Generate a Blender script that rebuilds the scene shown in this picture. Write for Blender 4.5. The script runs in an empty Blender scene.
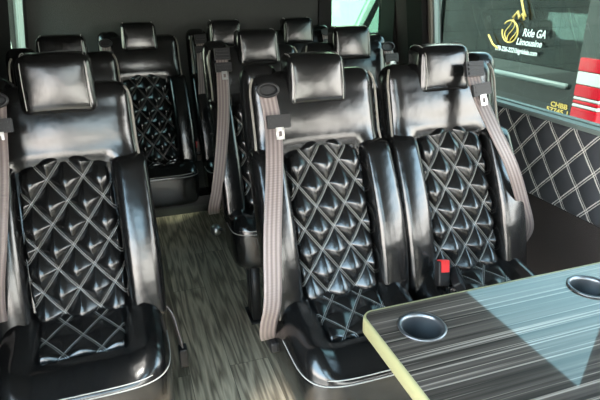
import bpy, bmesh, math, random
from mathutils import Vector, Matrix
random.seed(7)
SC = bpy.context.scene
COL = SC.collection
PI = math.pi

# ------------------------------------------------------------------ materials
def new_mat(name):
    m = bpy.data.materials.new(name); m.use_nodes = True
    nt = m.node_tree
    return m, nt, nt.nodes['Principled BSDF']

def N(nt, t, **kw):
    n = nt.nodes.new(t)
    for k, v in kw.items(): setattr(n, k, v)
    return n

def sset(b, **kw):
    for k, v in kw.items():
        b.inputs[k.replace('_', ' ')].default_value = v

def math_n(nt, op, a, b=None, c=None):
    n = N(nt, 'ShaderNodeMath', operation=op)
    for i, v in enumerate((a, b, c)):
        if v is None: continue
        if isinstance(v, (int, float)): n.inputs[i].default_value = v
        else: nt.links.new(v, n.inputs[i])
    return n.outputs[0]

def simple(name, col, rough=.5, metal=0, spec=.5, coat=0, coat_r=.1, bump=0, bscale=80, var=0):
    m, nt, b = new_mat(name)
    sset(b, Base_Color=(*col, 1), Roughness=rough, Metallic=metal, Specular_IOR_Level=spec,
         Coat_Weight=coat, Coat_Roughness=coat_r)
    tc = N(nt, 'ShaderNodeTexCoord')
    nz = N(nt, 'ShaderNodeTexNoise'); nz.inputs['Scale'].default_value = bscale; nz.inputs['Detail'].default_value = 4
    nt.links.new(tc.outputs['Object'], nz.inputs['Vector'])
    if bump:
        bp = N(nt, 'ShaderNodeBump'); bp.inputs['Strength'].default_value = bump; bp.inputs['Distance'].default_value = .004
        nt.links.new(nz.outputs['Fac'], bp.inputs['Height']); nt.links.new(bp.outputs[0], b.inputs['Normal'])
    if var:
        mx = N(nt, 'ShaderNodeMix', data_type='RGBA')
        mx.inputs[6].default_value = (*[c*(1-var) for c in col], 1); mx.inputs[7].default_value = (*[min(1, c*(1+var)) for c in col], 1)
        nt.links.new(nz.outputs['Fac'], mx.inputs[0]); nt.links.new(mx.outputs[2], b.inputs['Base Color'])
    return m

LEATHER_ROUGH = .22
def leather_nodes(nt, b):
    sset(b, Base_Color=(.0045, .0046, .0048, 1), Roughness=LEATHER_ROUGH, Specular_IOR_Level=.75, Coat_Weight=.25, Coat_Roughness=.12)
    tc = N(nt, 'ShaderNodeTexCoord')
    n1 = N(nt, 'ShaderNodeTexNoise'); n1.inputs['Scale'].default_value = 9; n1.inputs['Detail'].default_value = 3
    n2 = N(nt, 'ShaderNodeTexVoronoi'); n2.inputs['Scale'].default_value = 420
    nt.links.new(tc.outputs['Object'], n1.inputs['Vector']); nt.links.new(tc.outputs['Object'], n2.inputs['Vector'])
    b1 = N(nt, 'ShaderNodeBump'); b1.inputs['Strength'].default_value = .35; b1.inputs['Distance'].default_value = .012
    b2 = N(nt, 'ShaderNodeBump'); b2.inputs['Strength'].default_value = .10; b2.inputs['Distance'].default_value = .001
    nt.links.new(n1.outputs['Fac'], b1.inputs['Height']); nt.links.new(n2.outputs['Distance'], b2.inputs['Height'])
    nt.links.new(b1.outputs[0], b2.inputs['Normal']); nt.links.new(b2.outputs[0], b.inputs['Normal'])
    return b2

def leather(name):
    m, nt, b = new_mat(name); leather_nodes(nt, b); return m

def stitched(name, col, thread, norm, off, half, dash, base_leather=True, rough=.4):
    """diamond quilting thread drawn along the seams given by the UVs"""
    m, nt, b = new_mat(name)
    if base_leather: leather_nodes(nt, b)
    else:
        sset(b, Base_Color=(*col, 1), Roughness=rough, Specular_IOR_Level=.35)
    uv = N(nt, 'ShaderNodeUVMap'); uv.uv_map = 'UVMap'
    sp = N(nt, 'ShaderNodeSeparateXYZ'); nt.links.new(uv.outputs[0], sp.inputs[0])
    masks = []
    for A, B in ((0, 1), (1, 0)):
        fr = math_n(nt, 'FRACT', math_n(nt, 'ADD', sp.outputs[A], .5))
        d = math_n(nt, 'ABSOLUTE', math_n(nt, 'SUBTRACT', fr, .5))
        e = math_n(nt, 'ABSOLUTE', math_n(nt, 'SUBTRACT', d, off / norm))
        ln = math_n(nt, 'LESS_THAN', e, half / norm)
        ds = math_n(nt, 'GREATER_THAN', math_n(nt, 'FRACT', math_n(nt, 'MULTIPLY', sp.outputs[B], dash)), .22)
        masks.append(math_n(nt, 'MULTIPLY', ln, ds))
    mk = math_n(nt, 'MAXIMUM', masks[0], masks[1])
    mx = N(nt, 'ShaderNodeMix', data_type='RGBA')
    mx.inputs[6].default_value = b.inputs['Base Color'].default_value
    mx.inputs[7].default_value = (*thread, 1)
    nt.links.new(mk, mx.inputs[0]); nt.links.new(mx.outputs[2], b.inputs['Base Color'])
    rg = math_n(nt, 'MULTIPLY_ADD', mk, .3, LEATHER_ROUGH + .05 if base_leather else rough)
    nt.links.new(rg, b.inputs['Roughness'])
    if base_leather:
        ct = math_n(nt, 'MULTIPLY_ADD', mk, -.25, .25); nt.links.new(ct, b.inputs['Coat Weight'])
    return m

QW, QH = .086, .112
QN = 1 / math.sqrt(1 / QW ** 2 + 1 / QH ** 2)
PW, PH = .130, .150
PN = 1 / math.sqrt(1 / PW ** 2 + 1 / PH ** 2)
M_leather = leather('black_leather')
M_quilt = stitched('black_quilted_leather', None, (.22, .22, .21), QN, .0022, .0008, 14)
M_wallquilt = stitched('charcoal_quilted_vinyl', (.075, .082, .094), (.85, .85, .82), PN, .0046, .0022, 22, False, .45)
M_thread = simple('grey_thread', (.33, .32, .30), .6)
M_piping = simple('grey_beige_piping', (.20, .185, .16), .5, bump=.4, bscale=500)
M_web = None
M_black = simple('black_plastic', (.010, .010, .011), .42, spec=.35, bump=.05)
M_matte = simple('matte_black_lining', (.014, .014, .014), .75, spec=.2, bump=.2, bscale=300)
M_dark = simple('dark_painted_steel', (.012, .012, .012), .5)
M_chrome = simple('polished_steel', (.42, .42, .41), .32, 1)
M_red = simple('red_plastic_button', (.65, .03, .03), .35)
M_felt = simple('grey_felt_lining', (.058, .060, .058), .95, spec=.15, bump=.6, bscale=260, var=.35)
M_felt2 = simple('dark_felt_lining', (.030, .031, .031), .95, spec=.15, bump=.6, bscale=260, var=.3)
M_carpet = simple('dark_grey_carpet', (.085, .075, .074), 1, spec=.1, bump=.8, bscale=300, var=.4)
M_trim = simple('plastic_trim_sky_tinted', (.20, .25, .24), .35)  # the sill's sky reflection is put into this grey-green base colour
M_gasket = simple('beige_rubber_seal', (.22, .20, .17), .6)
M_headliner = simple('grey_headliner', (.11, .105, .10), .95, spec=.1, bump=.4, bscale=200, var=.1)

def web_mat():
    m, nt, b = new_mat('mauve_grey_webbing')
    sset(b, Roughness=.42, Specular_IOR_Level=.5)
    uv = N(nt, 'ShaderNodeUVMap'); uv.uv_map = 'UVMap'
    sp = N(nt, 'ShaderNodeSeparateXYZ'); nt.links.new(uv.outputs[0], sp.inputs[0])
    st = math_n(nt, 'MULTIPLY_ADD', math_n(nt, 'SINE', math_n(nt, 'MULTIPLY', sp.outputs[0], 2 * PI * 4)), .5, .5)
    mx = N(nt, 'ShaderNodeMix', data_type='RGBA')
    mx.inputs[6].default_value = (.125, .100, .095, 1); mx.inputs[7].default_value = (.25, .205, .192, 1)
    nt.links.new(st, mx.inputs[0]); nt.links.new(mx.outputs[2], b.inputs['Base Color'])
    wv = math_n(nt, 'SINE', math_n(nt, 'MULTIPLY', sp.outputs[1], 900))
    bp = N(nt, 'ShaderNodeBump'); bp.inputs['Strength'].default_value = .25; bp.inputs['Distance'].default_value = .001
    nt.links.new(wv, bp.inputs['Height']); nt.links.new(bp.outputs[0], b.inputs['Normal'])
    return m
M_web = web_mat()

def floor_mat():
    m, nt, b = new_mat('grey_wood_plank_vinyl')
    sset(b, Specular_IOR_Level=.5)
    tc = N(nt, 'ShaderNodeTexCoord')
    mp = N(nt, 'ShaderNodeMapping'); mp.inputs['Rotation'].default_value = (0, 0, PI / 2); mp.inputs['Location'].default_value = (.3, .055, 0)
    nt.links.new(tc.outputs['Object'], mp.inputs['Vector'])
    br = N(nt, 'ShaderNodeTexBrick'); br.offset = .37
    br.inputs['Color1'].default_value = (.35, .35, .35, 1); br.inputs['Color2'].default_value = (.85, .85, .85, 1)
    br.inputs['Mortar'].default_value = (0, 0, 0, 1)
    br.inputs['Scale'].default_value = 1; br.inputs['Mortar Size'].default_value = .0012; br.inputs['Brick Width'].default_value = .95; br.inputs['Row Height'].default_value = .15
    nt.links.new(mp.outputs[0], br.inputs['Vector'])
    m2 = N(nt, 'ShaderNodeMapping'); m2.inputs['Scale'].default_value = (15, 1.1, 1)
    nt.links.new(tc.outputs['Object'], m2.inputs['Vector'])
    off = N(nt, 'ShaderNodeVectorMath', operation='ADD')
    nt.links.new(m2.outputs[0], off.inputs[0]); nt.links.new(br.outputs['Color'], off.inputs[1])
    wv = N(nt, 'ShaderNodeTexNoise'); wv.inputs['Scale'].default_value = 1.3; wv.inputs['Detail'].default_value = 2
    nt.links.new(off.outputs[0], wv.inputs['Vector'])
    rings = math_n(nt, 'MULTIPLY_ADD', math_n(nt, 'SINE', math_n(nt, 'MULTIPLY', wv.outputs['Fac'], 38)), .5, .5)
    fine = N(nt, 'ShaderNodeTexNoise'); fine.inputs['Scale'].default_value = 10; fine.inputs['Detail'].default_value = 5
    nt.links.new(m2.outputs[0], fine.inputs['Vector'])
    g = math_n(nt, 'MULTIPLY_ADD', rings, .45, math_n(nt, 'MULTIPLY', fine.outputs['Fac'], .6))
    rp = N(nt, 'ShaderNodeValToRGB')
    rp.color_ramp.elements[0].position = .15; rp.color_ramp.elements[0].color = (.10, .078, .055, 1)
    rp.color_ramp.elements[1].position = .85; rp.color_ramp.elements[1].color = (.68, .57, .43, 1)
    nt.links.new(g, rp.inputs[0])
    mx = N(nt, 'ShaderNodeMix', data_type='RGBA', blend_type='MULTIPLY'); mx.inputs[0].default_value = .75
    nt.links.new(rp.outputs[0], mx.inputs[6]); nt.links.new(br.outputs['Color'], mx.inputs[7])
    nt.links.new(mx.outputs[2], b.inputs['Base Color'])
    nt.links.new(math_n(nt, 'MULTIPLY_ADD', g, .15, .33), b.inputs['Roughness'])
    bp = N(nt, 'ShaderNodeBump'); bp.inputs['Strength'].default_value = .2; bp.inputs['Distance'].default_value = .002
    nt.links.new(g, bp.inputs['Height']); nt.links.new(bp.outputs[0], b.inputs['Normal'])
    return m
M_floor = floor_mat()

def zebra_mat():
    m, nt, b = new_mat('dark_zebra_wood_laminate')
    sset(b, Roughness=.5, Specular_IOR_Level=.15, Coat_Weight=1, Coat_Roughness=.035, Coat_IOR=1.6)
    tc = N(nt, 'ShaderNodeTexCoord')
    def stretched(sx, sy, sc, det):
        mp = N(nt, 'ShaderNodeMapping'); mp.inputs['Scale'].default_value = (sx, sy, 1)
        nt.links.new(tc.outputs['Object'], mp.inputs['Vector'])
        n = N(nt, 'ShaderNodeTexNoise'); n.inputs['Scale'].default_value = sc; n.inputs['Detail'].default_value = det
        nt.links.new(mp.outputs[0], n.inputs['Vector']); return n.outputs['Fac']
    a = stretched(.5, 60, 1.6, 3); c = stretched(.9, 160, 1.3, 2)
    r1 = N(nt, 'ShaderNodeValToRGB')
    e = r1.color_ramp.elements
    e[0].position = .33; e[0].color = (.016, .0135, .011, 1); e[1].position = .72; e[1].color = (.105, .088, .076, 1)
    nt.links.new(a, r1.inputs[0])
    r2 = N(nt, 'ShaderNodeValToRGB'); e = r2.color_ramp.elements
    e[0].position = .56; e[0].color = (0, 0, 0, 1); e[1].position = .66; e[1].color = (1, 1, 1, 1)
    nt.links.new(c, r2.inputs[0])
    mx = N(nt, 'ShaderNodeMix', data_type='RGBA'); mx.inputs[7].default_value = (.34, .30, .26, 1)
    nt.links.new(math_n(nt, 'MULTIPLY', r2.outputs[0], .75), mx.inputs[0]); nt.links.new(r1.outputs[0], mx.inputs[6])
    nt.links.new(mx.outputs[2], b.inputs['Base Color'])
    return m
M_zebra = zebra_mat()
M_cream = simple('cream_edge_band', (.30, .285, .15), .35, var=.08, bscale=30)
M_cup = simple('brushed_grey_metal', (.16, .175, .19), .3, .8)

def glass_mat(name, tint, refl=1.0):
    m = bpy.data.materials.new(name); m.use_nodes = True; nt = m.node_tree
    nt.nodes.remove(nt.nodes['Principled BSDF'])
    out = nt.nodes['Material Output']
    tr = N(nt, 'ShaderNodeBsdfTransparent'); tr.inputs[0].default_value = (*tint, 1)
    gl = N(nt, 'ShaderNodeBsdfGlossy'); gl.inputs['Roughness'].default_value = .01
    fr = N(nt, 'ShaderNodeFresnel'); fr.inputs[0].default_value = 1.5
    mx = N(nt, 'ShaderNodeMixShader')
    ge = N(nt, 'ShaderNodeNewGeometry')      # same reflectance from either side of the pane
    nt.links.new(math_n(nt, 'MULTIPLY_ADD', ge.outputs['Backfacing'], 1 / 1.5 - 1.5, 1.5), fr.inputs[0])
    nt.links.new(math_n(nt, 'MULTIPLY', fr.outputs[0], refl), mx.inputs[0])
    nt.links.new(tr.outputs[0], mx.inputs[1]); nt.links.new(gl.outputs[0], mx.inputs[2]); nt.links.new(mx.outputs[0], out.inputs[0])
    return m
M_glass = glass_mat('green_tinted_window_glass', (.29, .36, .325))
M_glass_rear = glass_mat('pale_green_rear_window_glass', (.38, .47, .39))
M_glass_clear = glass_mat('windscreen_glass', (.93, .95, .94))
M_glass_dark = glass_mat('dark_tinted_window_glass', (.42, .45, .44))

# ------------------------------------------------------------------ mesh helpers
def link(name, me, mat, parent=None, loc=(0, 0, 0)):
    o = bpy.data.objects.new(name, me); COL.objects.link(o)
    if mat is not None and not me.materials: me.materials.append(mat)
    o.location = loc
    if parent is not None: o.parent = parent
    return o

def to_mesh(bm, smooth=True, name='m'):
    bmesh.ops.recalc_face_normals(bm, faces=bm.faces)
    me = bpy.data.meshes.new(name); bm.to_mesh(me); bm.free()
    if smooth:
        for p in me.polygons: p.use_smooth = True
    return me

def shade_auto(o, ang=35):
    me = o.data
    b = bmesh.new(); b.from_mesh(me)
    for e in b.edges:
        if len(e.link_faces) == 2 and e.calc_face_angle(0) > math.radians(ang): e.smooth = False
    b.to_mesh(me); b.free()

def thing(name, label, cat, loc=(0, 0, 0), group=None):
    o = bpy.data.objects.new(name, None); COL.objects.link(o)
    o.location = loc; o.empty_display_size = .1
    o['label'] = label; o['category'] = cat
    if group: o['group'] = group
    return o

def tag(o, label, cat, group=None):
    o['label'] = label; o['category'] = cat
    if group: o['group'] = group
    return o

def struct(o):
    o['kind'] = 'structure'; return o

def box(bm, x0, x1, y0, y1, z0, z1):
    v = [bm.verts.new(p) for p in ((x0, y0, z0), (x1, y0, z0), (x1, y1, z0), (x0, y1, z0), (x0, y0, z1), (x1, y0, z1), (x1, y1, z1), (x0, y1, z1))]
    for f in ((0, 3, 2, 1), (4, 5, 6, 7), (0, 1, 5, 4), (1, 2, 6, 5), (2, 3, 7, 6), (3, 0, 4, 7)):
        bm.faces.new([v[i] for i in f])

def boxes(*bs):
    bm = bmesh.new()
    for b in bs: box(bm, *b)
    return bm

def rbox(hx, hy, hz, r, n=12, fn=None, bulge=(0, 0, 0)):
    """rounded box; fn maps a point to a final point"""
    bm = bmesh.new()
    bmesh.ops.create_cube(bm, size=2)
    bmesh.ops.subdivide_edges(bm, edges=bm.edges, cuts=n, use_grid_fill=True)
    for v in bm.verts:
        s = [math.sin(c * PI / 2) if abs(c) < 1 else c for c in v.co]
        p = Vector((s[0] * hx, s[1] * hy, s[2] * hz))
        rr = (min(r, hx), min(r, hy), min(r, hz))
        q = Vector([max(-h + k, min(h - k, c)) for c, h, k in zip(p, (hx, hy, hz), rr)])
        d = Vector([(a - b) / k for a, b, k in zip(p, q, rr)])
        if d.length > 1e-6:
            d = d.normalized() * max(abs(d.x), abs(d.y), abs(d.z)) if d.length > 1 else d
            p = q + Vector([a * k for a, k in zip(d, rr)])
        for i in range(3):
            if bulge[i]:
                j, k = [a for a in range(3) if a != i]
                p[i] += (1 if s[i] > 0 else -1) * abs(s[i]) * bulge[i] * (1 - s[j] ** 2) * (1 - s[k] ** 2)
        v.co = p
    if fn:
        for v in bm.verts: v.co = fn(v.co)
    return bm

def tube_into(bm, pts, r, seg=8, closed=False, rz=None):
    pts = [Vector(p) for p in pts]
    n = len(pts); rings = []
    up = None
    for i, p in enumerate(pts):
        if closed: t = pts[(i + 1) % n] - pts[i - 1]
        else: t = pts[min(i + 1, n - 1)] - pts[max(i - 1, 0)]
        t.normalize()
        if up is None:
            up = Vector((0, 0, 1)) if abs(t.z) < .9 else Vector((1, 0, 0))
        s = t.cross(up).normalized(); u = s.cross(t).normalized(); up = u
        rings.append([bm.verts.new(p + (s * math.cos(a) + u * math.sin(a)) * r) for a in [2 * PI * k / seg for k in range(seg)]])
    m = n if closed else n - 1
    for i in range(m):
        A, B = rings[i], rings[(i + 1) % n]
        for k in range(seg): bm.faces.new((A[k], A[(k + 1) % seg], B[(k + 1) % seg], B[k]))
    if not closed:
        bm.faces.new(rings[0][::-1]); bm.faces.new(rings[-1])

def tube(pts, r, seg=8, closed=False):
    bm = bmesh.new(); tube_into(bm, pts, r, seg, closed); return bm

def smooth_path(pts, k=6):
    P = [Vector(p) for p in pts]
    P = [P[0] * 2 - P[1]] + P + [P[-1] * 2 - P[-2]]
    out = []
    for i in range(1, len(P) - 2):
        for j in range(k):
            t = j / k; a, b, c, d = P[i - 1:i + 3]
            out.append(.5 * ((2 * b) + (c - a) * t + (2 * a - 5 * b + 4 * c - d) * t * t + (-a + 3 * b - 3 * c + d) * t ** 3))
    out.append(P[-2]); return out

def ribbon(pts, w, wdirs, th=.0018, k=6):
    """strap: path, width, width direction (one or one per point)"""
    path = smooth_path(pts, k)
    if isinstance(wdirs, Vector): wdirs = [wdirs] * len(pts)
    bm = bmesh.new(); uvl = bm.loops.layers.uv.new('UVMap')
    rows = []; L = 0; NW = 6
    for i, p in enumerate(path):
        if i: L += (p - path[i - 1]).length
        f = i / k; j = min(int(f), len(wdirs) - 2); wd = wdirs[j].lerp(wdirs[j + 1], min(1, f - j)).normalized()
        t = (path[min(i + 1, len(path) - 1)] - path[max(i - 1, 0)]).normalized()
        nn = t.cross(wd).normalized() * th
        front = [(bm.verts.new(p + wd * w * (q / NW - .5) + nn), (q / NW, L)) for q in range(NW + 1)]
        back = [(bm.verts.new(p + wd * w * (q / NW - .5) - nn), (q / NW, L)) for q in range(NW, -1, -1)]
        rows.append(front + back)
    m = len(rows[0])
    for i in range(len(rows) - 1):
        A, B = rows[i], rows[i + 1]
        for q in range(m):
            vs = (A[q], A[(q + 1) % m], B[(q + 1) % m], B[q])
            f = bm.faces.new([v[0] for v in vs])
            for lp, v in zip(f.loops, vs): lp[uvl].uv = v[1]
    for R_ in (rows[0], rows[-1]):
        f = bm.faces.new([v[0] for v in R_])
    return bm

def lathe(profile, seg=40):
    bm = bmesh.new(); rings = []
    for r, z in profile:
        rings.append([bm.verts.new((r * math.cos(2 * PI * k / seg), r * math.sin(2 * PI * k / seg), z)) for k in range(seg)])
    for A, B in zip(rings, rings[1:]):
        for k in range(seg): bm.faces.new((A[k], A[(k + 1) % seg], B[(k + 1) % seg], B[k]))
    return bm, rings

# ------------------------------------------------------------------ seat meshes (x across, -y towards the sitter's knees, z up)
HWD = .193
def ys(z):                       # front surface of the raked backrest
    base = -.080 - .43 * (.93 - z) * (1 if z < .93 else .72)
    t = max(0, min(1, (z - .46) / .48))
    return base - .014 * math.sin(PI * t)

def shell_fn(p):
    z = .755 + p.z
    if z > .93: z = .93 + (z - .93) * 1.12
    x = p.x
    front = p.y < 0
    y = p.y
    if front:
        k = max(0, min(1, (.912 - z) / .02)) * max(0, min(1, (.135 - abs(x)) / .02))
        y += .030 * k
        if z > .93: y -= .010 * math.cos(x / HWD * PI / 2) * math.sin(PI * min(1, (z - .93) / .15)) - .002
    w = 1 + .02 * math.sin(PI * max(0, min(1, (z - .45) / .5)))
    return Vector((x * w, ys(min(z, 1.06)) + .052 + y, z))

def backrest_mesh(): return to_mesh(rbox(HWD, .052, .335, .045, 34, shell_fn), name='backrest')

def bolster_mesh(s):
    bm = bmesh.new(); rings = []; NV, NS = 36, 28
    for i in range(NV + 1):
        t = i / NV; z = .918 - .435 * t
        cap = min(1, math.sqrt(max(0, 1 - (1 - min(1, t / .05)) ** 2)) + .02)
        cap *= min(1, math.sqrt(max(0, 1 - (1 - min(1, (1 - t) / .06)) ** 2)) + .25)
        a = (.044 + .004 * math.sin(PI * min(1, t * .9))) * (.55 + .45 * cap)
        b = (.044 + .022 * math.sin(PI * (.12 + .85 * t))) * cap
        cx = .163 + .002 * math.sin(PI * t); cy = ys(z) + .022
        ring = []
        for k in range(NS):
            th = 2 * PI * k / NS; c, sn = math.cos(th), math.sin(th)
            e = .52
            ring.append(bm.verts.new((s * (cx + a * math.copysign(abs(c) ** e, c)), cy + b * math.copysign(abs(sn) ** e, sn), z)))
        rings.append(ring)
    for A, B in zip(rings, rings[1:]):
        for k in range(NS): bm.faces.new((A[k], A[(k + 1) % NS], B[(k + 1) % NS], B[k]))
    bm.faces.new(rings[0]); bm.faces.new(rings[-1])
    return to_mesh(bm, name='side_bolster')

def puff(x, z):
    a, b = x / QW + z / QH, x / QW - z / QH
    sa, sb = abs(math.sin(PI * a)), abs(math.sin(PI * b))
    lo = min(sa, sb)
    h = .42 * lo + .58 * (sa * sb) ** .62
    return h, a, b

def grid_patch(nu, nv, fn, name):
    bm = bmesh.new(); uvl = bm.loops.layers.uv.new('UVMap')
    g = [[None] * (nv + 1) for _ in range(nu + 1)]
    for i in range(nu + 1):
        for j in range(nv + 1):
            co, uv = fn(i / nu * 2 - 1, j / nv)
            g[i][j] = (bm.verts.new(co), uv)
    for i in range(nu):
        for j in range(nv):
            q = (g[i][j], g[i + 1][j], g[i + 1][j + 1], g[i][j + 1])
            f = bm.faces.new([k[0] for k in q]); f.smooth = True
            for lp, k in zip(f.loops, q): lp[uvl].uv = k[1]
    me = bpy.data.meshes.new(name); bm.normal_update(); bm.to_mesh(me); bm.free(); return me

def back_quilt_mesh():
    z0 = .505
    def fn(u, v):
        top = .929 - .040 * abs(u) ** 2.2 + .006 * abs(math.sin(PI * u * 1.6))
        z = z0 + (top - z0) * v
        x = u * (.112 + .007 * math.sin(PI * (1 - v) * .85))
        h, a, b = puff(x, z - .03)
        ed = min(1, (1 - abs(u)) / .10) * min(1, v / .05) * min(1, (1 - v) / .035)
        y = ys(z) + .020 * (u * u) * .3 + .008 - .027 * h * (.35 + .65 * ed) + .022 * (1 - ed) ** 2
        return (x, y, z), (a, b)
    return grid_patch(110, 220, fn, 'quilted_panel')

def headrest_mesh():
    def fn(p):
        z = p.z
        return Vector((p.x * (1 - .03 * z / .06), p.y + .30 * z * .6 + .022, 1.103 + z))
    return to_mesh(rbox(.086, .048, .067, .020, 16, fn, bulge=(.003, .008, .004)), name='headrest')

def headrest_stitch(s):
    pts = []
    for k in range(13):
        t = k / 12; z = -.052 + .098 * t
        pts.append((s * .073, -.0265 + .18 * z - .0012 - .004 * math.sin(PI * t), 1.103 + z))
    pts += [(s * .072, .004, 1.103 + .0645), (s * .071, .03, 1.103 + .0695), (s * .070, .06, 1.103 + .0680)]
    return to_mesh(tube(smooth_path(pts, 2), .0012, 6), name='stitching')

def edge_piping(s):
    pts = []
    for k in range(26):
        z = .47 + (1.055 - .47) * k / 25
        out = .195 + .012 * math.sin(PI * max(0, min(1, (.94 - z) / .48)))
        pts.append((s * (out - .007), ys(z) + .010, z))
    pts += [(s * .184, ys(1.06) + .018, 1.082), (s * .176, ys(1.06) + .030, 1.098)]
    return to_mesh(tube(smooth_path(pts, 2), .0036, 8), name='piping')

def tower_mesh(s):
    def fn(p):
        z = p.z + .79
        k = max(0, (z - .9) / .23)
        return Vector((s * .147 + p.x * (1 - .10 * k), ys(min(z, 1.06)) + .066 + p.y + .01 * k, z))
    return to_mesh(rbox(.060, .046, .340, .040, 18, fn), name='belt_housing')

def cushion_h(x, y, yf):          # height of the cushion's top
    ax = abs(x)
    side = .020 * max(0, min(1, (ax - .105) / .04)) ** 2 * (3 - 2 * max(0, min(1, (ax - .105) / .03)))
    t = max(0, min(1, (y - yf) / .16))
    roll = .020 * math.exp(-((y - yf - .075) / .05) ** 2)
    return .460 + .026 * t + .045 * max(0, min(1, (y - yf - .10) / .25)) + side + roll

def plan(th, hw, y0, y1, r):      # rounded rectangle outline, front corners round, rear square-ish
    cy = (y0 + y1) / 2; hy = (y1 - y0) / 2
    c, s = math.cos(th), math.sin(th)
    n = 7 if s > 0 else 4.6
    d = (abs(c) ** n + abs(s) ** n) ** (-1 / n)
    return hw * c * d, cy + hy * s * d

def cushion_mesh(yf, yb=-.150, hw=.197):
    bm = bmesh.new(); NT, NR = 96, 26
    cy = (yf + yb) / 2
    rings = []
    for i in range(1, NR + 1):
        s = i / NR; s = 1 - (1 - s) ** 1.5
        ring = []
        for k in range(NT):
            x, y = plan(2 * PI * k / NT, hw, yf, yb, .08)
            x *= s; y = cy + (y - cy) * s
            h = cushion_h(x, y, yf)
            ed = (1 - s ** 9) ** .5
            z = .463 + (h - .463 + .012) * ed if s < .999 else .463
            if abs(x) < .106 and yf + .110 < y: z -= .020 * min(1, (.106 - abs(x)) / .012) * min(1, (y - yf - .110) / .012)
            ring.append(bm.verts.new((x, y, z)))
        rings.append(ring)
    c = bm.verts.new((0, cy, rings[0][0].co.z))
    for k in range(NT): bm.faces.new((c, rings[0][k], rings[0][(k + 1) % NT]))
    # skirt
    for j, (sc, z) in enumerate(((1.012, .458), (1.018, .448), (1.014, .40), (1.0, .345), (.985, .322), (.95, .312))):
        ring = []
        for k in range(NT):
            x, y = plan(2 * PI * k / NT, hw, yf, yb, .08)
            ring.append(bm.verts.new((x * sc, cy + (y - cy) * sc, z)))
        rings.append(ring)
    for A, B in zip(rings, rings[1:]):
        for k in range(NT): bm.faces.new((A[k], A[(k + 1) % NT], B[(k + 1) % NT], B[k]))
    bm.faces.new(rings[-1])
    return to_mesh(bm, name='seat_cushion')

def cushion_quilt_mesh(yf, yb=-.17):
    ya = yf + .120
    def fn(u, v):
        y = ya + (yb - .0 - ya) * v
        x = u * .104
        h, a, b = puff(x, y * 1.0)
        ed = min(1, (1 - abs(u)) / .10) * min(1, v / .05) * min(1, (1 - v) / .05)
        z = cushion_h(x, y, yf) + .002 + .013 * h * (.3 + .7 * ed) - .020 * (1 - ed) ** 2
        return (x, y, z), (a, b)
    return grid_patch(80, 110, fn, 'quilted_panel')

def cushion_stitch(yf, sc, z, yb=-.150, hw=.197):
    cy = (yf + yb) / 2; bm = bmesh.new()
    for sc_, z_ in ((sc, z), (sc - .028, z + .0125)):
        pts = []
        for k in range(60):
            th = PI * .97 + PI * 1.06 * k / 59
            x, y = plan(th, hw, yf, yb, .08)
            pts.append((x * sc_, cy + (y - cy) * sc_, z_))
        tube_into(bm, pts, .0016, 6)
    return to_mesh(bm, name='stitching')

_cache = {}
def cached(key, f, mat):
    if key not in _cache:
        me = f(); me.materials.append(mat); _cache[key] = me
    return _cache[key]

def seat_module(root, ox, yf, hx=0, hs=1, hd=0):
    """all the parts of one seating place, hung on its bench"""
    L = (ox, 0, 0)
    P = lambda name, key, f, mat: link(name, cached(key, f, mat), None, root, L)
    br = P('backrest', 'back', backrest_mesh, M_leather)
    for s in (-1, 1):
        b = P('side_bolster', ('bol', s), lambda: bolster_mesh(s), M_leather)
        pp = link('piping', cached(('pip', s), lambda: edge_piping(s), M_piping), None, br)
    P('backrest_quilted_panel', 'bq', back_quilt_mesh, M_quilt)
    h = P('headrest', 'head', headrest_mesh, M_leather); h.location.x += hx; h.location.y -= .022
    if hs != 1: h.scale = (1.04, 1, hs); h.location.z = 1.103 * (1 - hs)
    h.location.z += hd
    for s in (-1, 1):
        link('stitching', cached(('hst', s), lambda: headrest_stitch(s), M_thread), None, h)
    c = P('seat_cushion', ('cush', yf), lambda: cushion_mesh(yf), M_leather)
    link('stitching', cached(('cst', yf), lambda: cushion_stitch(yf, 1.013, .4595), M_thread), None, c)
    P('cushion_quilted_panel', ('cq', yf), lambda: cushion_quilt_mesh(yf), M_quilt)

def tower(root, ox, s):
    return link('belt_housing', cached(('tow', s), lambda: tower_mesh(s), M_leather), None, root, (ox, 0, 0))

def base(root, x0, x1, yf):
    link('seat_frame', to_mesh(boxes((x0 + .05, x1 - .05, yf + .08, -.20, .27, .318)), False), M_dark, root)
    for x in (x0 + .09, x1 - .09):
        for y in (yf + .12, -.25):
            o = link('leg', to_mesh(boxes((x - .018, x + .018, y - .022, y + .022, .006, .275))), M_dark, root)
            link('foot_plate', to_mesh(boxes((x - .03, x + .03, y - .04, y + .04, 0, .008)), False), M_dark, o)

def guide(parent, x, y, z, style, tilt=-.3):
    """belt outlet near the top of the backrest"""
    bm = bmesh.new()
    if style == 'ring':
        pts = [(.028 * math.cos(a), -.004, .017 * math.sin(a)) for a in [2 * PI * k / 32 for k in range(32)]]
        tube_into(bm, pts, .0045, 8, True)
        v = [bm.verts.new((.026 * math.cos(a), .002, .015 * math.sin(a))) for a in [2 * PI * k / 32 for k in range(32)]]
        bm.faces.new(v)
    else:
        box(bm, -.030, .030, -.010, .004, -.022, .022)
        for k in range(3): box(bm, -.024, .024, -.0135, -.009, -.017 + .013 * k, -.010 + .013 * k)
    bmesh.ops.rotate(bm, verts=bm.verts, matrix=Matrix.Rotation(tilt, 3, 'X'))
    return link('belt_guide', to_mesh(bm, style == 'ring'), M_black, parent, (x, y, z))

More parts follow.
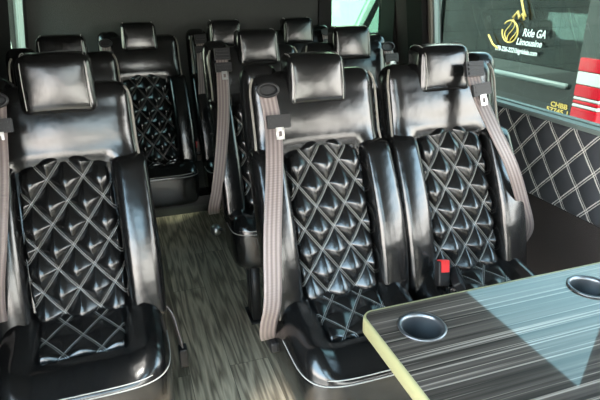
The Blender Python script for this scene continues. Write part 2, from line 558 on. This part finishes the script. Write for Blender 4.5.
def latch(parent, x, y, z, rot=0, roll=0):
    bm = bmesh.new()
    box(bm, -.032, .032, -.006, .006, -.018, .018)
    box(bm, -.025, .025, -.0085, -.005, .006, .012); box(bm, -.025, .025, -.0085, -.005, -.008, -.002)
    bmesh.ops.bevel(bm, geom=bm.edges, offset=.002, segments=2, affect='EDGES')
    for b in (bm,): bmesh.ops.rotate(b, verts=b.verts, matrix=Matrix.Rotation(-.25, 3, 'X') @ Matrix.Rotation(roll, 3, 'Y'))
    o = link('latch_plate', to_mesh(bm, False), M_black, parent, (x, y, z))
    bm = bmesh.new()
    # metal tongue with its window
    box(bm, -.011, -.005, -.001, .001, -.046, -.014); box(bm, .005, .011, -.001, .001, -.046, -.014)
    box(bm, -.011, .011, -.001, .001, -.046, -.038); box(bm, -.011, .011, -.001, .001, -.024, -.014)
    bmesh.ops.rotate(bm, verts=bm.verts, matrix=Matrix.Rotation(-.25, 3, 'X') @ Matrix.Rotation(roll, 3, 'Y'))
    t = link('tongue', to_mesh(bm, False), M_chrome, parent, (x, y - .006, z))
    t['label'] = 'steel tongue of the seat belt'

def belt(root, pts, style, latch_at, wdirs=None, w=.047, lroll=0):
    """a strap with its guide and latch plate; points in the bench's own frame"""
    P = [Vector(p) for p in pts]
    if wdirs is None: wdirs = Vector((1, 0, 0))
    s = link('seat_belt', to_mesh(ribbon(P, w, wdirs)), M_web, root)
    s['label'] = 'mauve grey webbing strap'
    x, y, z = pts[0]
    guide(s, x, y - .001, z + .012, style)
    latch(s, *latch_at, roll=lroll)
    return s

def buckle(root, x, y, z, rx=-.5, ry=0, red=True):
    bm = rbox(.019, .013, .036, .006, 5)
    R_ = Matrix.Rotation(ry, 3, 'Y') @ Matrix.Rotation(rx, 3, 'X')
    bmesh.ops.rotate(bm, verts=bm.verts, matrix=R_)
    o = link('belt_buckle', to_mesh(bm), M_black, root, (x, y, z))
    bm = boxes((-.013, .013, -.0150, -.010, .004, .0345)); 
    if red: box(bm, -.013, .013, -.0150, .006, .030, .0380)
    bmesh.ops.rotate(bm, verts=bm.verts, matrix=R_)
    b = link('release_button', to_mesh(bm, False), M_red if red else M_black, o)
    if red: b['label'] = 'red release button'
    bm = ribbon([Vector((0, .0, -.03)), Vector((0, .03, -.07)), Vector((.005, .06, -.085))], .030, Vector((1, 0, 0)))
    link('buckle_strap', to_mesh(bm), M_web, o)
    return o

XL, XR, YB, YF, ZC, ZS = -.47, 1.63, 3.12, -2.6, 1.82, .83
# --- row one, bench by the window (two places)
R1 = (.71, 1.43, 0)
b1 = thing('bench_seat', 'black quilted leather double bench seat at front right, behind the striped wood table', 'seat', R1, 'double bench seats right of the aisle')
YF1 = -.543
seat_module(b1, -.197, YF1, .004, 1, -.017); seat_module(b1, .222, YF1, .0, 1, -.010)
tower(b1, -.197, -1); tower(b1, .240, 1); base(b1, -.39, .39, YF1)
def rel(root, pts): return [(p[0] - root[0], p[1] - root[1], p[2] - root[2]) for p in pts]
belt(b1, rel(R1, [(.365, 1.365, 1.062), (.366, 1.325, .99), (.345, 1.245, .90), (.305, 1.14, .75), (.287, 1.09, .60), (.282, 1.12, .51), (.288, 1.16, .445), (.300, 1.195, .40)]),
     'ring', rel(R1, [(.375, 1.300, 1.002)])[0])
belt(b1, rel(R1, [(.998, 1.345, 1.085), (1.003, 1.30, 1.015), (1.022, 1.24, .93), (1.065, 1.20, .83), (1.125, 1.20, .71), (1.195, 1.23, .585), (1.225, 1.30, .47)]),
     'box', rel(R1, [(1.001, 1.300, 1.044)])[0], lroll=-.12)
# anchor at the aisle side
bm = rbox(.012, .028, .016, .004, 4); link('belt_anchor', to_mesh(bm), M_black, b1, (-.40, -.235, .385))
buckle(b1, .79 - R1[0] + .0, 1.10 - R1[1], .572, -.35, .15)
buckle(b1, .83 - R1[0] + .0, 1.085 - R1[1], .552, -1.15, .9, red=False)

# --- row two, bench by the window
R2 = (.725, 2.165, 0)
b2 = thing('bench_seat', 'black quilted leather double bench seat in middle row right, behind front bench', 'seat', R2, 'double bench seats right of the aisle')
YF2 = -.42
seat_module(b2, -.205, YF2, .018); seat_module(b2, .205, YF2, .022)
tower(b2, -.205, -1); tower(b2, .212, 1); base(b2, -.40, .40, YF2)
belt(b2, rel(R2, [(.380, 2.090, 1.078), (.370, 2.05, 1.02), (.355, 1.99, .90), (.325, 1.93, .75), (.297, 1.91, .61), (.280, 1.93, .52), (.288, 2.0, .46)]),
     'box', rel(R2, [(.376, 2.052, 1.045)])[0])
belt(b2, rel(R2, [(1.105, 2.098, 1.075), (1.11, 2.05, 1.00), (1.13, 1.99, .88), (1.165, 1.95, .70), (1.18, 1.98, .50), (1.17, 2.03, .37)]),
     'ring', rel(R2, [(1.106, 2.058, 1.045)])[0])
k = lathe([(.0005, -.012), (.010, -.012), (.016, -.004), (.017, .004), (.012, .012), (.0005, .015)], 20)[0]
bmesh.ops.rotate(k, verts=k.verts, matrix=Matrix.Rotation(PI / 2, 3, 'Y') )
lv = link('recliner_lever', to_mesh(tube([(-.385, -.01, .31), (-.405, .0, .305), (-.412, .0, .30)], .008, 8)), M_dark, b2)
kk = link('knob', to_mesh(k), M_chrome, lv, (-.412, .012, .302)); kk['label'] = 'shiny chrome knob'; kk.scale = (1.7, 1.7, 1.7)

# --- row three, rear bench of three places
R3 = (.53, 2.90, 0)
b3 = thing('bench_seat', 'black quilted leather triple bench seat against the grey felt rear wall', 'seat', R3)
YF3 = -.40
for ox in (-.425, .018, .425): seat_module(b3, ox, YF3)
tower(b3, -.425, -1); tower(b3, .018, -1); tower(b3, .425, 1); base(b3, -.62, .62, YF3)
belt(b3, rel(R3, [(-.058, 2.832, 1.070), (-.06, 2.79, 1.0), (-.064, 2.73, .88), (-.072, 2.70, .70), (-.075, 2.72, .55)]), 'ring', rel(R3, [(-.058, 2.79, 1.03)])[0])
belt(b3, rel(R3, [(.408, 2.832, 1.072), (.40, 2.79, 1.0), (.39, 2.74, .88), (.372, 2.71, .70), (.350, 2.72, .52)]), 'box', rel(R3, [(.406, 2.795, 1.037)])[0])
g = belt(b3, rel(R3, [(1.105, 2.832, 1.085), (1.11, 2.79, 1.0), (1.12, 2.74, .88), (1.13, 2.71, .70), (1.14, 2.72, .52)]), 'ring', rel(R3, [(1.106, 2.79, 1.045)])[0])
buckle(b3, .335 - R3[0], 2.74 - R3[1], .53, -.3, 0)

# --- left single seats
RA = (-.184, 1.585, 0)
a1 = thing('single_seat', 'black quilted leather single seat at front left of the aisle', 'seat', RA, 'single seats left of the aisle')
seat_module(a1, 0, -.53, .012, 1.17, .012); tower(a1, 0, -1); base(a1, -.2, .2, -.50); a1.scale = (1.05, 1, .98)
belt(a1, rel(RA, [(-.305, 1.475, 1.085), (-.308, 1.43, 1.02), (-.314, 1.37, .92), (-.335, 1.31, .78), (-.368, 1.30, .62), (-.382, 1.32, .46), (-.375, 1.36, .36)]),
     'ring', rel(RA, [(-.302, 1.435, 1.040)])[0])
st = link('buckle_strap', to_mesh(ribbon([Vector((.200, -.24, .50)), Vector((.218, -.26, .47)), Vector((.228, -.275, .41)), Vector((.234, -.285, .36))], .026, Vector((.25, -.9, .2)))), M_web, a1)
bm = rbox(.012, .018, .032, .005, 5); link('belt_buckle', to_mesh(bm), M_black, a1, (.236, -.288, .335))

RA2 = (-.20, 2.20, 0)
a2 = thing('single_seat', 'black leather single seat in the second row on the left, behind the front left seat', 'seat', RA2, 'single seats left of the aisle')
seat_module(a2, 0, -.40); tower(a2, 0, -1); base(a2, -.2, .2, -.40)

# ------------------------------------------------------------------ table
TX0, TX1, TY0, TY1, TZ0, TZ1 = .402, 1.50, .33, .815, .682, .710
def outline(x0, x1, y0, y1, r, n=8):
    pts = []
    for cx, cy, a0 in ((x1 - .004, y1 - .004, 0), (x0 + r, y1 - r, PI / 2), (x0 + r, y0 + r, PI), (x1 - .004, y0 + .004, 1.5 * PI)):
        rr = r if cx < (x0 + x1) / 2 else .004
        for k in range(n + 1):
            a = a0 + PI / 2 * k / n; pts.append((cx + rr * math.cos(a), cy + rr * math.sin(a)))
    return pts
cups = [(.493, .733, .042), (.918, .738, .042)]
tb = thing('table', 'dark zebra-striped wood table with cream edge and two cup holders at lower right', 'table', (1.0, .57, 0))
def T(p): return (p[0] - 1.0, p[1] - .57, p[2])
bm = bmesh.new()
loops = [outline(TX0, TX1, TY0, TY1, .022)] + [[(cx + r * math.cos(2 * PI * k / 40), cy + r * math.sin(2 * PI * k / 40)) for k in range(40)] for cx, cy, r in cups]
for z in (TZ1, TZ0):
    es = []
    for lp in loops:
        vs = [bm.verts.new(T((p[0], p[1], z))) for p in lp]
        es += [bm.edges.new((vs[i], vs[(i + 1) % len(vs)])) for i in range(len(vs))]
    bmesh.ops.triangle_fill(bm, edges=es, use_beauty=True)
link('tabletop', to_mesh(bm, False), M_zebra, tb)
bm = bmesh.new(); n = len(loops[0])
prof = [(-.001, TZ1 + .0005), (.002, TZ1 + .0012), (.0045, TZ1 - .003), (.005, (TZ0 + TZ1) / 2), (.0045, TZ0 - .006), (.001, TZ0 - .009), (-.004, TZ0 - .008)]
cen = Vector(((TX0 + TX1) / 2, (TY0 + TY1) / 2))
rings = []
for off, z in prof:
    ring = []
    for i, p in enumerate(loops[0]):
        a, c = Vector(loops[0][i - 1]), Vector(loops[0][(i + 1) % n]); t = (c - a).normalized(); nn = Vector((t.y, -t.x))
        if nn.dot(Vector(p) - cen) < 0: nn = -nn
        ring.append(bm.verts.new(T((p[0] + nn.x * off, p[1] + nn.y * off, z))))
    rings.append(ring)
for A, B in zip(rings, rings[1:]):
    for i in range(n): bm.faces.new((A[i], A[(i + 1) % n], B[(i + 1) % n], B[i]))
e = link('edge_band', to_mesh(bm), M_cream, tb); e['label'] = 'pale cream edge band of the table'
for cx, cy, r in cups:
    bm, _ = lathe([(r - .001, TZ1 - .01), (r + .005, TZ1 + .0008), (r + .006, TZ1 + .0028), (r + .002, TZ1 + .0042), (r - .002, TZ1 + .002), (r - .0035, TZ1 - .004), (r - .006, TZ1 - .05), (r - .009, TZ1 - .056), (.0005, TZ1 - .057)], 48)
    c = link('cup_holder', to_mesh(bm), M_cup, tb, T((cx, cy, 0))); c['label'] = 'round grey metal cup holder'
bm, _ = lathe([(.0005, 0), (.14, 0), (.14, .012), (.03, .03), (.026, .05), (.026, .66), (.06, .675), (.09, .684)], 32)
link('pedestal', to_mesh(bm), M_dark, tb, (.10, -.05, 0))
#link('wall_bracket', to_mesh(boxes((.545, .63, -.20, .20, .655, .684)), False), M_dark, tb)

# ------------------------------------------------------------------ cabin shell
LEAN = math.tan(math.radians(7))
def wx(side, z): return (XR if side > 0 else XL) - side * max(0, z - ZS) * LEAN
def wall_piece(bm, side, y0, y1, z0, z1, th=.05):
    v = []
    for y in (y0, y1):
        for z in (z0, z1):
            x = wx(side, z)
            v += [bm.verts.new((x, y, z)), bm.verts.new((x + side * th, y, z))]
    a = v
    for f in ((0, 2, 3, 1), (4, 5, 7, 6), (0, 1, 5, 4), (2, 6, 7, 3), (0, 4, 6, 2), (1, 3, 7, 5)):
        bm.faces.new([a[i] for i in f])
def window(name, side, y0, y1, z0, z1, gl):
    fr = bmesh.new(); g_ = .018
    for a in ((y0, y1, z0, z0 + g_), (y0, y1, z1 - g_, z1), (y0, y0 + g_, z0 + g_, z1 - g_), (y1 - g_, y1, z0 + g_, z1 - g_)):
        wall_piece(fr, side, *a, th=.03)
    w = struct(link(name, to_mesh(fr, False), M_trim))
    bm = bmesh.new()
    q = [bm.verts.new((wx(side, z) + side * .02, y, z)) for y, z in ((y0 + g_, z0 + g_), (y1 - g_, z0 + g_), (y1 - g_, z1 - g_), (y0 + g_, z1 - g_))]
    bm.faces.new(q)
    link('pane', to_mesh(bm, False), gl, w)
    return w
ZT = 1.60
def side_wall(name, side, wins, mat, door=None):
    bm = bmesh.new()
    if door:
        wall_piece(bm, side, YF, door[0], -.02, ZS); wall_piece(bm, side, door[1], YB, -.02, ZS)
    else: wall_piece(bm, side, YF, YB, -.02, ZS)
    wall_piece(bm, side, YF, YB, ZT, ZC + .02)
    y = YF
    for a, b in wins:
        wall_piece(bm, side, y, a, ZS, ZT); y = b
    wall_piece(bm, side, y, YB, ZS, ZT)
    return struct(link(name, to_mesh(bm, False), mat))
side_wall('wall_right', 1, [(-1.9, -.75), (-.55, .95), (1.17, 2.53)], M_carpet)
side_wall('wall_left', -1, [(-1.9, -.95), (-.85, .78), (2.58, 3.02)], M_felt2, (-.85, .78))   # assumed open boarding door, out of view, added for the seat highlights
window('window_1', 1, 1.17, 2.53, ZS, ZT, M_glass)
window('window_2', 1, -.55, .95, ZS, ZT, M_glass_clear)
window('window_3', 1, -1.9, -.75, ZS, ZT, M_glass_clear)
window('window_4', -1, 2.58, 3.02, ZS, ZT, M_glass_rear)
bm = bmesh.new(); wall_piece(bm, -1, 2.50, 3.06, ZS - .02, 1.03, th=-.012); struct(link('sun_cover_low', to_mesh(bm, False), M_felt2))  # covers the window's lower part, added to keep sun off the rear floor
bm = bmesh.new(); wall_piece(bm, -1, 2.50, 3.06, 1.36, ZT + .02, th=-.012); struct(link('sun_cover_top', to_mesh(bm, False), M_felt2))  # unseen cover over the window's top, added to cut the sun
window('window_5', -1, -1.9, -.95, ZS, ZT, M_glass_clear)
struct(link('floor', to_mesh(boxes((XL - .06, XR + .06, YF - .06, YB + .06, -.04, 0)), False), M_floor))
HX0, HX1, HY0, HY1 = -.32, .42, -2.2, -.15          # glazed roof hatch, unseen, added to put highlights on the seats
struct(link('ceiling', to_mesh(boxes((XL - .06, XR + .06, YF - .06, HY0, ZC, ZC + .04), (XL - .06, XR + .06, HY1, YB + .06, ZC, ZC + .04), (XL - .06, HX0, HY0, HY1, ZC, ZC + .04), (HX1, XR + .06, HY0, HY1, ZC, ZC + .04)), False), M_headliner))
w8 = struct(link('added_roof_hatch', to_mesh(boxes((HX0, HX1, HY0, HY0 + .03, ZC - .01, ZC + .05), (HX0, HX1, HY1 - .03, HY1, ZC - .01, ZC + .05), (HX0, HX0 + .03, HY0, HY1, ZC - .01, ZC + .05), (HX1 - .03, HX1, HY0, HY1, ZC - .01, ZC + .05)), False), M_trim))
link('pane', to_mesh(boxes((HX0 + .03, HX1 - .03, HY0 + .03, HY1 - .03, ZC + .02, ZC + .026)), False), M_glass_clear, w8)
# rear wall: felt door on the left, glazed door on the right
WX0, WX1, WZ0 = 1.245, 1.595, 1.055
struct(link('wall_rear', to_mesh(boxes((XL - .05, 1.165, YB, YB + .06, 0, ZC)), False), M_felt))
dr = struct(link('door_1', to_mesh(boxes((1.165, WX0, YB - .02, YB + .05, 0, ZC), (WX1, XR + .05, YB - .02, YB + .05, 0, ZC), (WX0, WX1, YB - .02, YB + .05, 0, WZ0), (WX0, WX1, YB - .02, YB + .05, 1.62, ZC)), False), M_matte))
link('door_window_pane', to_mesh(boxes((WX0, WX1, YB + .02, YB + .024, WZ0, 1.62)), False), M_glass_rear, dr)
# windscreen wall
struct(link('wall_front', to_mesh(boxes((XL - .05, XR + .05, YF - .05, YF, 0, .78), (XL - .05, XR + .05, YF - .05, YF, 1.78, ZC), (XL - .05, XL + .10, YF - .05, YF, .78, 1.78), (XR - .12, XR + .05, YF - .05, YF, .78, 1.78)), False), M_felt2))
w8 = struct(link('window_6', to_mesh(boxes((XL + .10, XR - .12, YF - .04, YF - .01, .78, .80), (XL + .10, XR - .12, YF - .04, YF - .01, 1.76, 1.78)), False), M_trim))
link('pane', to_mesh(boxes((XL + .10, XR - .12, YF - .028, YF - .022, .80, 1.76)), False), M_glass_clear, w8)
# pillars and trims
struct(link('trim_1', to_mesh(boxes((XR - .055, XR - .001, 2.93, YB - .021, .83, ZC)), False), M_matte))
bm = bmesh.new(); wall_piece(bm, 1, 2.58, 2.74, ZS + .03, ZT, th=-.035); struct(link('trim_2', to_mesh(bm, False), M_matte))
bm = bmesh.new(); wall_piece(bm, 1, 2.528, 2.552, ZS + .01, ZT, th=-.012); struct(link('trim_3', to_mesh(bm, False), M_gasket))
bm = bmesh.new(); wall_piece(bm, -1, 2.15, 2.56, ZS, ZT, th=-.006); struct(link('trim_4', to_mesh(bm, False), M_matte))
bm = boxes((XR - .05, XR - .001, .9, 2.56, ZS - .004, ZS + .014)); bmesh.ops.bevel(bm, geom=bm.edges, offset=.004, segments=2, affect='EDGES')
struct(link('trim_5', to_mesh(bm, False), M_trim))
# quilted wall panel
def wp(u, v):
    y = 1.60 + u * 1.0; z = .485 + (ZS - .008 - .485) * v
    a, b = (y - .02) / PW + z / PH, (y - .02) / PW - z / PH
    h = (abs(math.sin(PI * a)) * abs(math.sin(PI * b))) ** .6
    ed = min(1, (1 - abs(u)) / .01) * min(1, v / .03) * min(1, (1 - v) / .03)
    return (XR - .014 - .008 * h * ed - .004 * ed, y, z), (a, b)
me = grid_patch(300, 60, wp, 'quilted_wall_panel')
o = link('wall_panel', me, M_wallquilt); tag(o, 'charcoal quilted wall panel with white diamond stitching below the big right window', 'panel')
bm = boxes((XR - .016, XR - .0005, .60, 2.60, .485, ZS - .008)); link('backing', to_mesh(bm, False), M_black, o)

# ------------------------------------------------------------------ outside
GZ = -.62
M_ground = simple('grey_asphalt', (.20, .19, .175), .9, var=.15, bscale=1.5)
struct(link('ground', to_mesh(boxes((-30, 30, -30, 30, GZ - .05, GZ)), False), M_ground))
def wallpanel_mat():
    m, nt, b = new_mat('pale_green_white_cladding')
    sset(b, Roughness=.6)
    tc = N(nt, 'ShaderNodeTexCoord'); mp = N(nt, 'ShaderNodeMapping'); mp.inputs['Rotation'].default_value = (PI / 2, 0, 0)
    nt.links.new(tc.outputs['Object'], mp.inputs['Vector'])
    br = N(nt, 'ShaderNodeTexBrick'); br.offset = 0
    br.inputs['Color1'].default_value = (.66, .72, .64, 1); br.inputs['Color2'].default_value = (.62, .69, .62, 1); br.inputs['Mortar'].default_value = (.30, .36, .32, 1)
    br.inputs['Scale'].default_value = 1; br.inputs['Mortar Size'].default_value = .012; br.inputs['Brick Width'].default_value = 1.1; br.inputs['Row Height'].default_value = .42
    nt.links.new(mp.outputs[0], br.inputs['Vector']); nt.links.new(br.outputs['Color'], b.inputs['Base Color'])
    return m
bd = link('building', to_mesh(boxes((-7, 9, 10, 10.3, GZ, 2.6), (-7.1, 9.1, 9.95, 10.35, 2.6, 2.75)), False), wallpanel_mat())
tag(bd, 'pale building with panelled cladding seen through the rear door window', 'building')

gw = link('garden_wall', to_mesh(boxes((7, 7.25, -1, 9.8, GZ, 1.5), (6.95, 7.3, -1.05, 9.85, 1.5, 1.58)), False), simple('pale_grey_green_render', (.55, .60, .55), .8, var=.1, bscale=3))
tag(gw, 'long pale wall beyond the black van, glimpsed through its windows', 'wall')
M_vanblack = simple('black_car_paint', (.012, .016, .015), .12, coat=1, coat_r=.03)
M_vanwhite = simple('pale_teal_car_paint', (.55, .72, .66), .3)
M_greyleather = simple('grey_leather', (.20, .215, .21), .45)
M_gold = simple('gold_vinyl', (.85, .58, .16), .5, 0)
M_white = simple('white_vinyl', (.85, .88, .86), .5)
M_lampred = simple('red_tail_lens', (.75, .012, .03), .15, coat=1)
M_lampwhite = simple('clear_tail_lens', (.85, .85, .82), .15, coat=1)
M_tyre = simple('black_rubber', (.02, .02, .02), .8)

# neighbouring van: rear corner near y=2.33, facing away
NX, NX2, NY0, NY1 = 2.60, 4.45, 2.30, 4.95
nv = thing('van', 'black van parked alongside, seen through the big right window with red tail lamp', 'van', ((NX + NX2) / 2, 4.7, GZ))
def V(p): return (p[0] - (NX + NX2) / 2, p[1] - 4.7, p[2] - GZ)
def vbox(*bs):
    bm = bmesh.new()
    for x0, x1, y0, y1, z0, z1 in bs:
        a = V((x0, y0, z0)); c = V((x1, y1, z1)); box(bm, a[0], c[0], a[1], c[1], a[2], c[2])
    return bm
WL, WH = .835, 1.38
bs = []
for x0, x1, wl, wh in ((NX, NX + .07, WL, WH), (NX2 - .07, NX2, .80, 1.055)):
    bs += [(x0, x1, NY0, NY1, GZ + .25, wl), (x0, x1, NY0, NY1, wh, 1.70)]
    for y0, y1 in ((NY0, NY0 + .20), (4.02, 4.10), (4.80, NY1)): bs.append((x0, x1, y0, y1, wl, wh))
bs += [(NX, NX2, NY0, NY0 + .07, GZ + .25, WL), (NX, NX2, NY0, NY0 + .07, WH, 1.70), (NX, NX2, NY1 - .07, NY1, GZ + .25, 1.70),
       (NX, NX2, NY0, NY1, GZ + .25, GZ + .45), (NX + .05, NX2 - .05, NY0 + .05, NY1 - .05, 1.70, 1.76), (NX, NX2, NY0, NY1, 1.66, 1.71)]
bm = vbox(*bs)
link('body', to_mesh(bm, False), M_vanblack, nv)
rd = bmesh.new(); a = V((NX - .012, NY0 + .25, .742)); b_ = V((NX - .012, NY1, .742)); tube_into(rd, [a, b_], .020, 10)
o = link('ridge_highlight', to_mesh(rd), M_trim, nv); o['label'] = 'grey-green highlight line along the body ridge'  # tube along the body ridge, its pale colour paints the highlight
for y0, y1 in ((NY0 + .20, 4.02), (4.10, 4.80)):
    link('side_window', to_mesh(vbox((NX + .02, NX + .026, y0, y1, WL, WH)), False), M_glass_dark, nv)
    link('side_window', to_mesh(vbox((NX2 - .03, NX2 - .024, y0, y1, .80, 1.055)), False), M_glass_clear, nv)
link('rear_window', to_mesh(vbox((NX + .07, NX2 - .07, NY0 + .03, NY0 + .036, WL, WH)), False), M_glass_dark, nv)
# tail lamp, stacked lenses
for z0, z1, m_, nm in ((.560, .640, M_lampred, 'red lens'), (.640, .662, M_lampwhite, 'white lens'), (.662, .684, M_lampred, 'red lens'), (.684, .704, M_lampwhite, 'white lens'), (.704, .775, M_lampred, 'red lens'), (.775, .852, M_lampwhite, 'white lens'), (.852, .930, M_lampred, 'red lens')):
    bm = vbox((NX - .03, NX + .06, NY0 - .02, NY0 + .17, z0 + .001, z1 - .001)); bmesh.ops.bevel(bm, geom=bm.edges, offset=.005, segments=2, affect='EDGES')
    o = link('tail_lamp', to_mesh(bm, False), m_, nv); o['label'] = nm + ' of the tail lamp'
for y in (2.95, 4.45):
    for x in (NX + .12, NX2 - .12):
        bm, rg = lathe([(.0005, -.10), (.20, -.10), (.22, -.08), (.33, -.10), (.36, -.07), (.36, .07), (.33, .10), (.0005, .10)], 32)
        bmesh.ops.rotate(bm, verts=bm.verts, matrix=Matrix.Rotation(PI / 2, 3, 'Y'))
        link('wheel', to_mesh(bm), M_tyre, nv, V((x, y, GZ + .36)))
# seats in that van
for y in (2.62, 3.35, 4.3):
    for x in (NX + .45, NX + 1.3):
        o = link('interior_seat', to_mesh(rbox(.24, .09, .42, .08, 8)), M_greyleather, nv, V((x, y, .46)))
        link('headrest', to_mesh(rbox(.13, .05, .08, .04, 6)), M_greyleather, o, (0, .0, .47))
# lettering
def text_mesh(s, size, shear=0):
    c = bpy.data.curves.new('t', 'FONT'); c.body = s; c.size = size; c.extrude = .0008; c.shear = shear; c.offset = .0012
    o = bpy.data.objects.new('t', c); COL.objects.link(o)
    dg = bpy.context.evaluated_depsgraph_get(); me = bpy.data.meshes.new_from_object(o.evaluated_get(dg))
    bpy.data.objects.remove(o); bpy.data.curves.remove(c); return me
def letter(s, size, yl, z, mat, width=None, shear=.25, name='lettering'):
    """text on the side facing -x; starts at y=yl and reads towards smaller y"""
    me = text_mesh(s, size, shear)
    xs = [v.co.x for v in me.vertices]; w = max(xs) - min(xs); k = (width / w) if width else 1
    for v in me.vertices:
        x, y, z_ = v.co
        v.co = (-z_, -x * k, y)
    o = link(name, me, mat, nv, V((NX - .004, yl, z)))
    return o
letter('Ride GA', .070, 3.01, 1.008, M_white, .21)
letter('Limousine', .06, 3.06, .950, M_white, .24)
letter('678-226-2221bigrideia.com', .045, 3.27, .893, M_white, .42, .15)
letter('CHBB', .042, 2.66, .604, M_gold, .14, 0)
letter('57745 1', .042, 2.69, .566, M_gold, .18, 0)
em = bmesh.new()
cyc, czc = 3.135, 1.028
ring = lambda ry, rz, dy, dz, rot, a0, a1, n=40: [V((NX - .006, cyc + dy + ry * math.cos(a) * math.cos(rot) - rz * math.sin(a) * math.sin(rot), czc + dz + ry * math.cos(a) * math.sin(rot) + rz * math.sin(a) * math.cos(rot))) for a in [a0 + (a1 - a0) * k / n for k in range(n + 1)]]
tube_into(em, ring(.080, .072, 0, 0, .2, .5, 6.2), .0055, 8)
for k_ in range(3): tube_into(em, [V((NX - .006, cyc + .02 - .03 * k_ + .03 * math.sin(t * 5 + k_), czc - .06 + .14 * t)) for t in [q / 14 for q in range(15)]], .004, 6)
tube_into(em, [V((NX - .006, 3.10, 1.31)), V((NX - .006, 3.03, 1.17)), V((NX - .006, 3.0, 1.13))], .007, 6)
tube_into(em, [V((NX - .006, 3.36, .99)), V((NX - .006, 3.30, .93)), V((NX - .006, 3.24, .905))], .007, 6)
tube_into(em, [V((NX - .006, 3.12, 1.12)), V((NX - .006, 3.08, 1.16)), V((NX - .006, 3.06, 1.12)), V((NX - .006, 3.03, 1.15)), V((NX - .006, 3.01, 1.11))], .009, 6)
o = link('emblem', to_mesh(em), M_gold, nv); o['label'] = 'gold round script emblem'

# van parked behind, profile facing us
pv = thing('van', 'pale van with dark window frame parked behind, seen through the rear door window', 'van', (4.75, 7.3, GZ))
prof = [(-2.55, .35), (-2.55, .85), (-2.3, 1.10), (-1.98, 1.20), (-1.50, 2.12), (-1.25, 2.25), (3.2, 2.3), (3.3, 2.2), (3.35, .35)]
bm = bmesh.new(); fr_ = [bm.verts.new((x, -.85, z)) for x, z in prof]; bk = [bm.verts.new((x, .85, z)) for x, z in prof]
bm.faces.new(fr_); bm.faces.new(bk[::-1])
for i in range(len(prof)): bm.faces.new((fr_[i], fr_[(i + 1) % len(prof)], bk[(i + 1) % len(prof)], bk[i]))
bmesh.ops.recalc_face_normals(bm, faces=bm.faces); bmesh.ops.bevel(bm, geom=bm.edges, offset=.04, segments=3, affect='EDGES')
link('body', to_mesh(bm, False), M_vanwhite, pv)
def plate(pts, y, th):
    bm = bmesh.new(); a = [bm.verts.new((x, y, z)) for x, z in pts]; b = [bm.verts.new((x, y + th, z)) for x, z in pts]
    bm.faces.new(a); bm.faces.new(b[::-1])
    for i in range(len(pts)): bm.faces.new((a[i], a[(i + 1) % len(pts)], b[(i + 1) % len(pts)], b[i]))
    return bm
link('window_frame', to_mesh(plate([(-1.84, 1.28), (-1.52, 1.85), (-1.40, 2.08), (.62, 2.08), (.62, 1.22)], -.862, .012), False), M_black, pv)
link('side_window', to_mesh(plate([(-1.71, 1.34), (-1.40, 1.92), (-1.33, 2.02), (.55, 2.02), (.55, 1.28)], -.870, .008), False), simple('pale_teal_glass', (.42, .60, .56), .08), pv)
for x in (-1.7, 2.4):
    for y in (-.72, .72):
        bm, _ = lathe([(.0005, -.10), (.20, -.10), (.22, -.08), (.33, -.10), (.35, -.07), (.35, .07), (.33, .10), (.0005, .10)], 32)
        bmesh.ops.rotate(bm, verts=bm.verts, matrix=Matrix.Rotation(PI / 2, 3, 'X')); link('wheel', to_mesh(bm), M_tyre, pv, (x, y, .35))

# ------------------------------------------------------------------ light
W = bpy.data.worlds.new('World'); SC.world = W; W.use_nodes = True; nt = W.node_tree
bg = nt.nodes['Background']
tc = N(nt, 'ShaderNodeTexCoord'); sp = N(nt, 'ShaderNodeSeparateXYZ'); nt.links.new(tc.outputs['Generated'], sp.inputs[0])
rp = N(nt, 'ShaderNodeValToRGB'); e = rp.color_ramp.elements
e[0].position = .0; e[0].color = (1.0, .93, .84, 1); e[1].position = .48; e[1].color = (.42, .66, .84, 1)
m2_ = e.new(.70); m2_.color = (.42, .62, .78, 1)
m3_ = e.new(.95); m3_.color = (.74, .74, .74, 1)
m_ = e.new(.2); m_.color = (1.0, .95, .90, 1)
nt.links.new(sp.outputs[2], rp.inputs[0]); nt.links.new(rp.outputs[0], bg.inputs[0]); bg.inputs[1].default_value = 4.6
sun = bpy.data.lights.new('sun', 'SUN'); sun.energy = 4.5; sun.angle = math.radians(9); sun.color = (1, .95, .86)
so = bpy.data.objects.new('sun', sun); COL.objects.link(so)
so.rotation_euler = Vector((.50, .38, -.9)).to_track_quat('-Z', 'Y').to_euler()

# ------------------------------------------------------------------ camera
f, pi_, ya, ro = 521.3, .388, .321, -.011
F = Vector((math.sin(ya) * math.cos(pi_), math.cos(ya) * math.cos(pi_), -math.sin(pi_)))
Rr = Vector((math.cos(ya), -math.sin(ya), 0)); U = Rr.cross(F)
R2_ = Rr * math.cos(ro) + U * math.sin(ro); U2_ = -Rr * math.sin(ro) + U * math.cos(ro)
cam = bpy.data.cameras.new('camera'); co = bpy.data.objects.new('camera', cam); COL.objects.link(co)
cam.sensor_width = 36; cam.lens = f * 36 / 600; cam.clip_start = .02
M3 = Matrix((R2_, U2_, -F)).transposed()
co.matrix_world = Matrix.Translation((0, 0, 1.33)) @ M3.to_4x4()
SC.camera = co
SC.view_settings.view_transform = 'Standard'; SC.view_settings.look = 'None'; SC.view_settings.gamma = 1
SC.view_settings.use_curve_mapping = False
SC.view_settings.exposure = 1.65
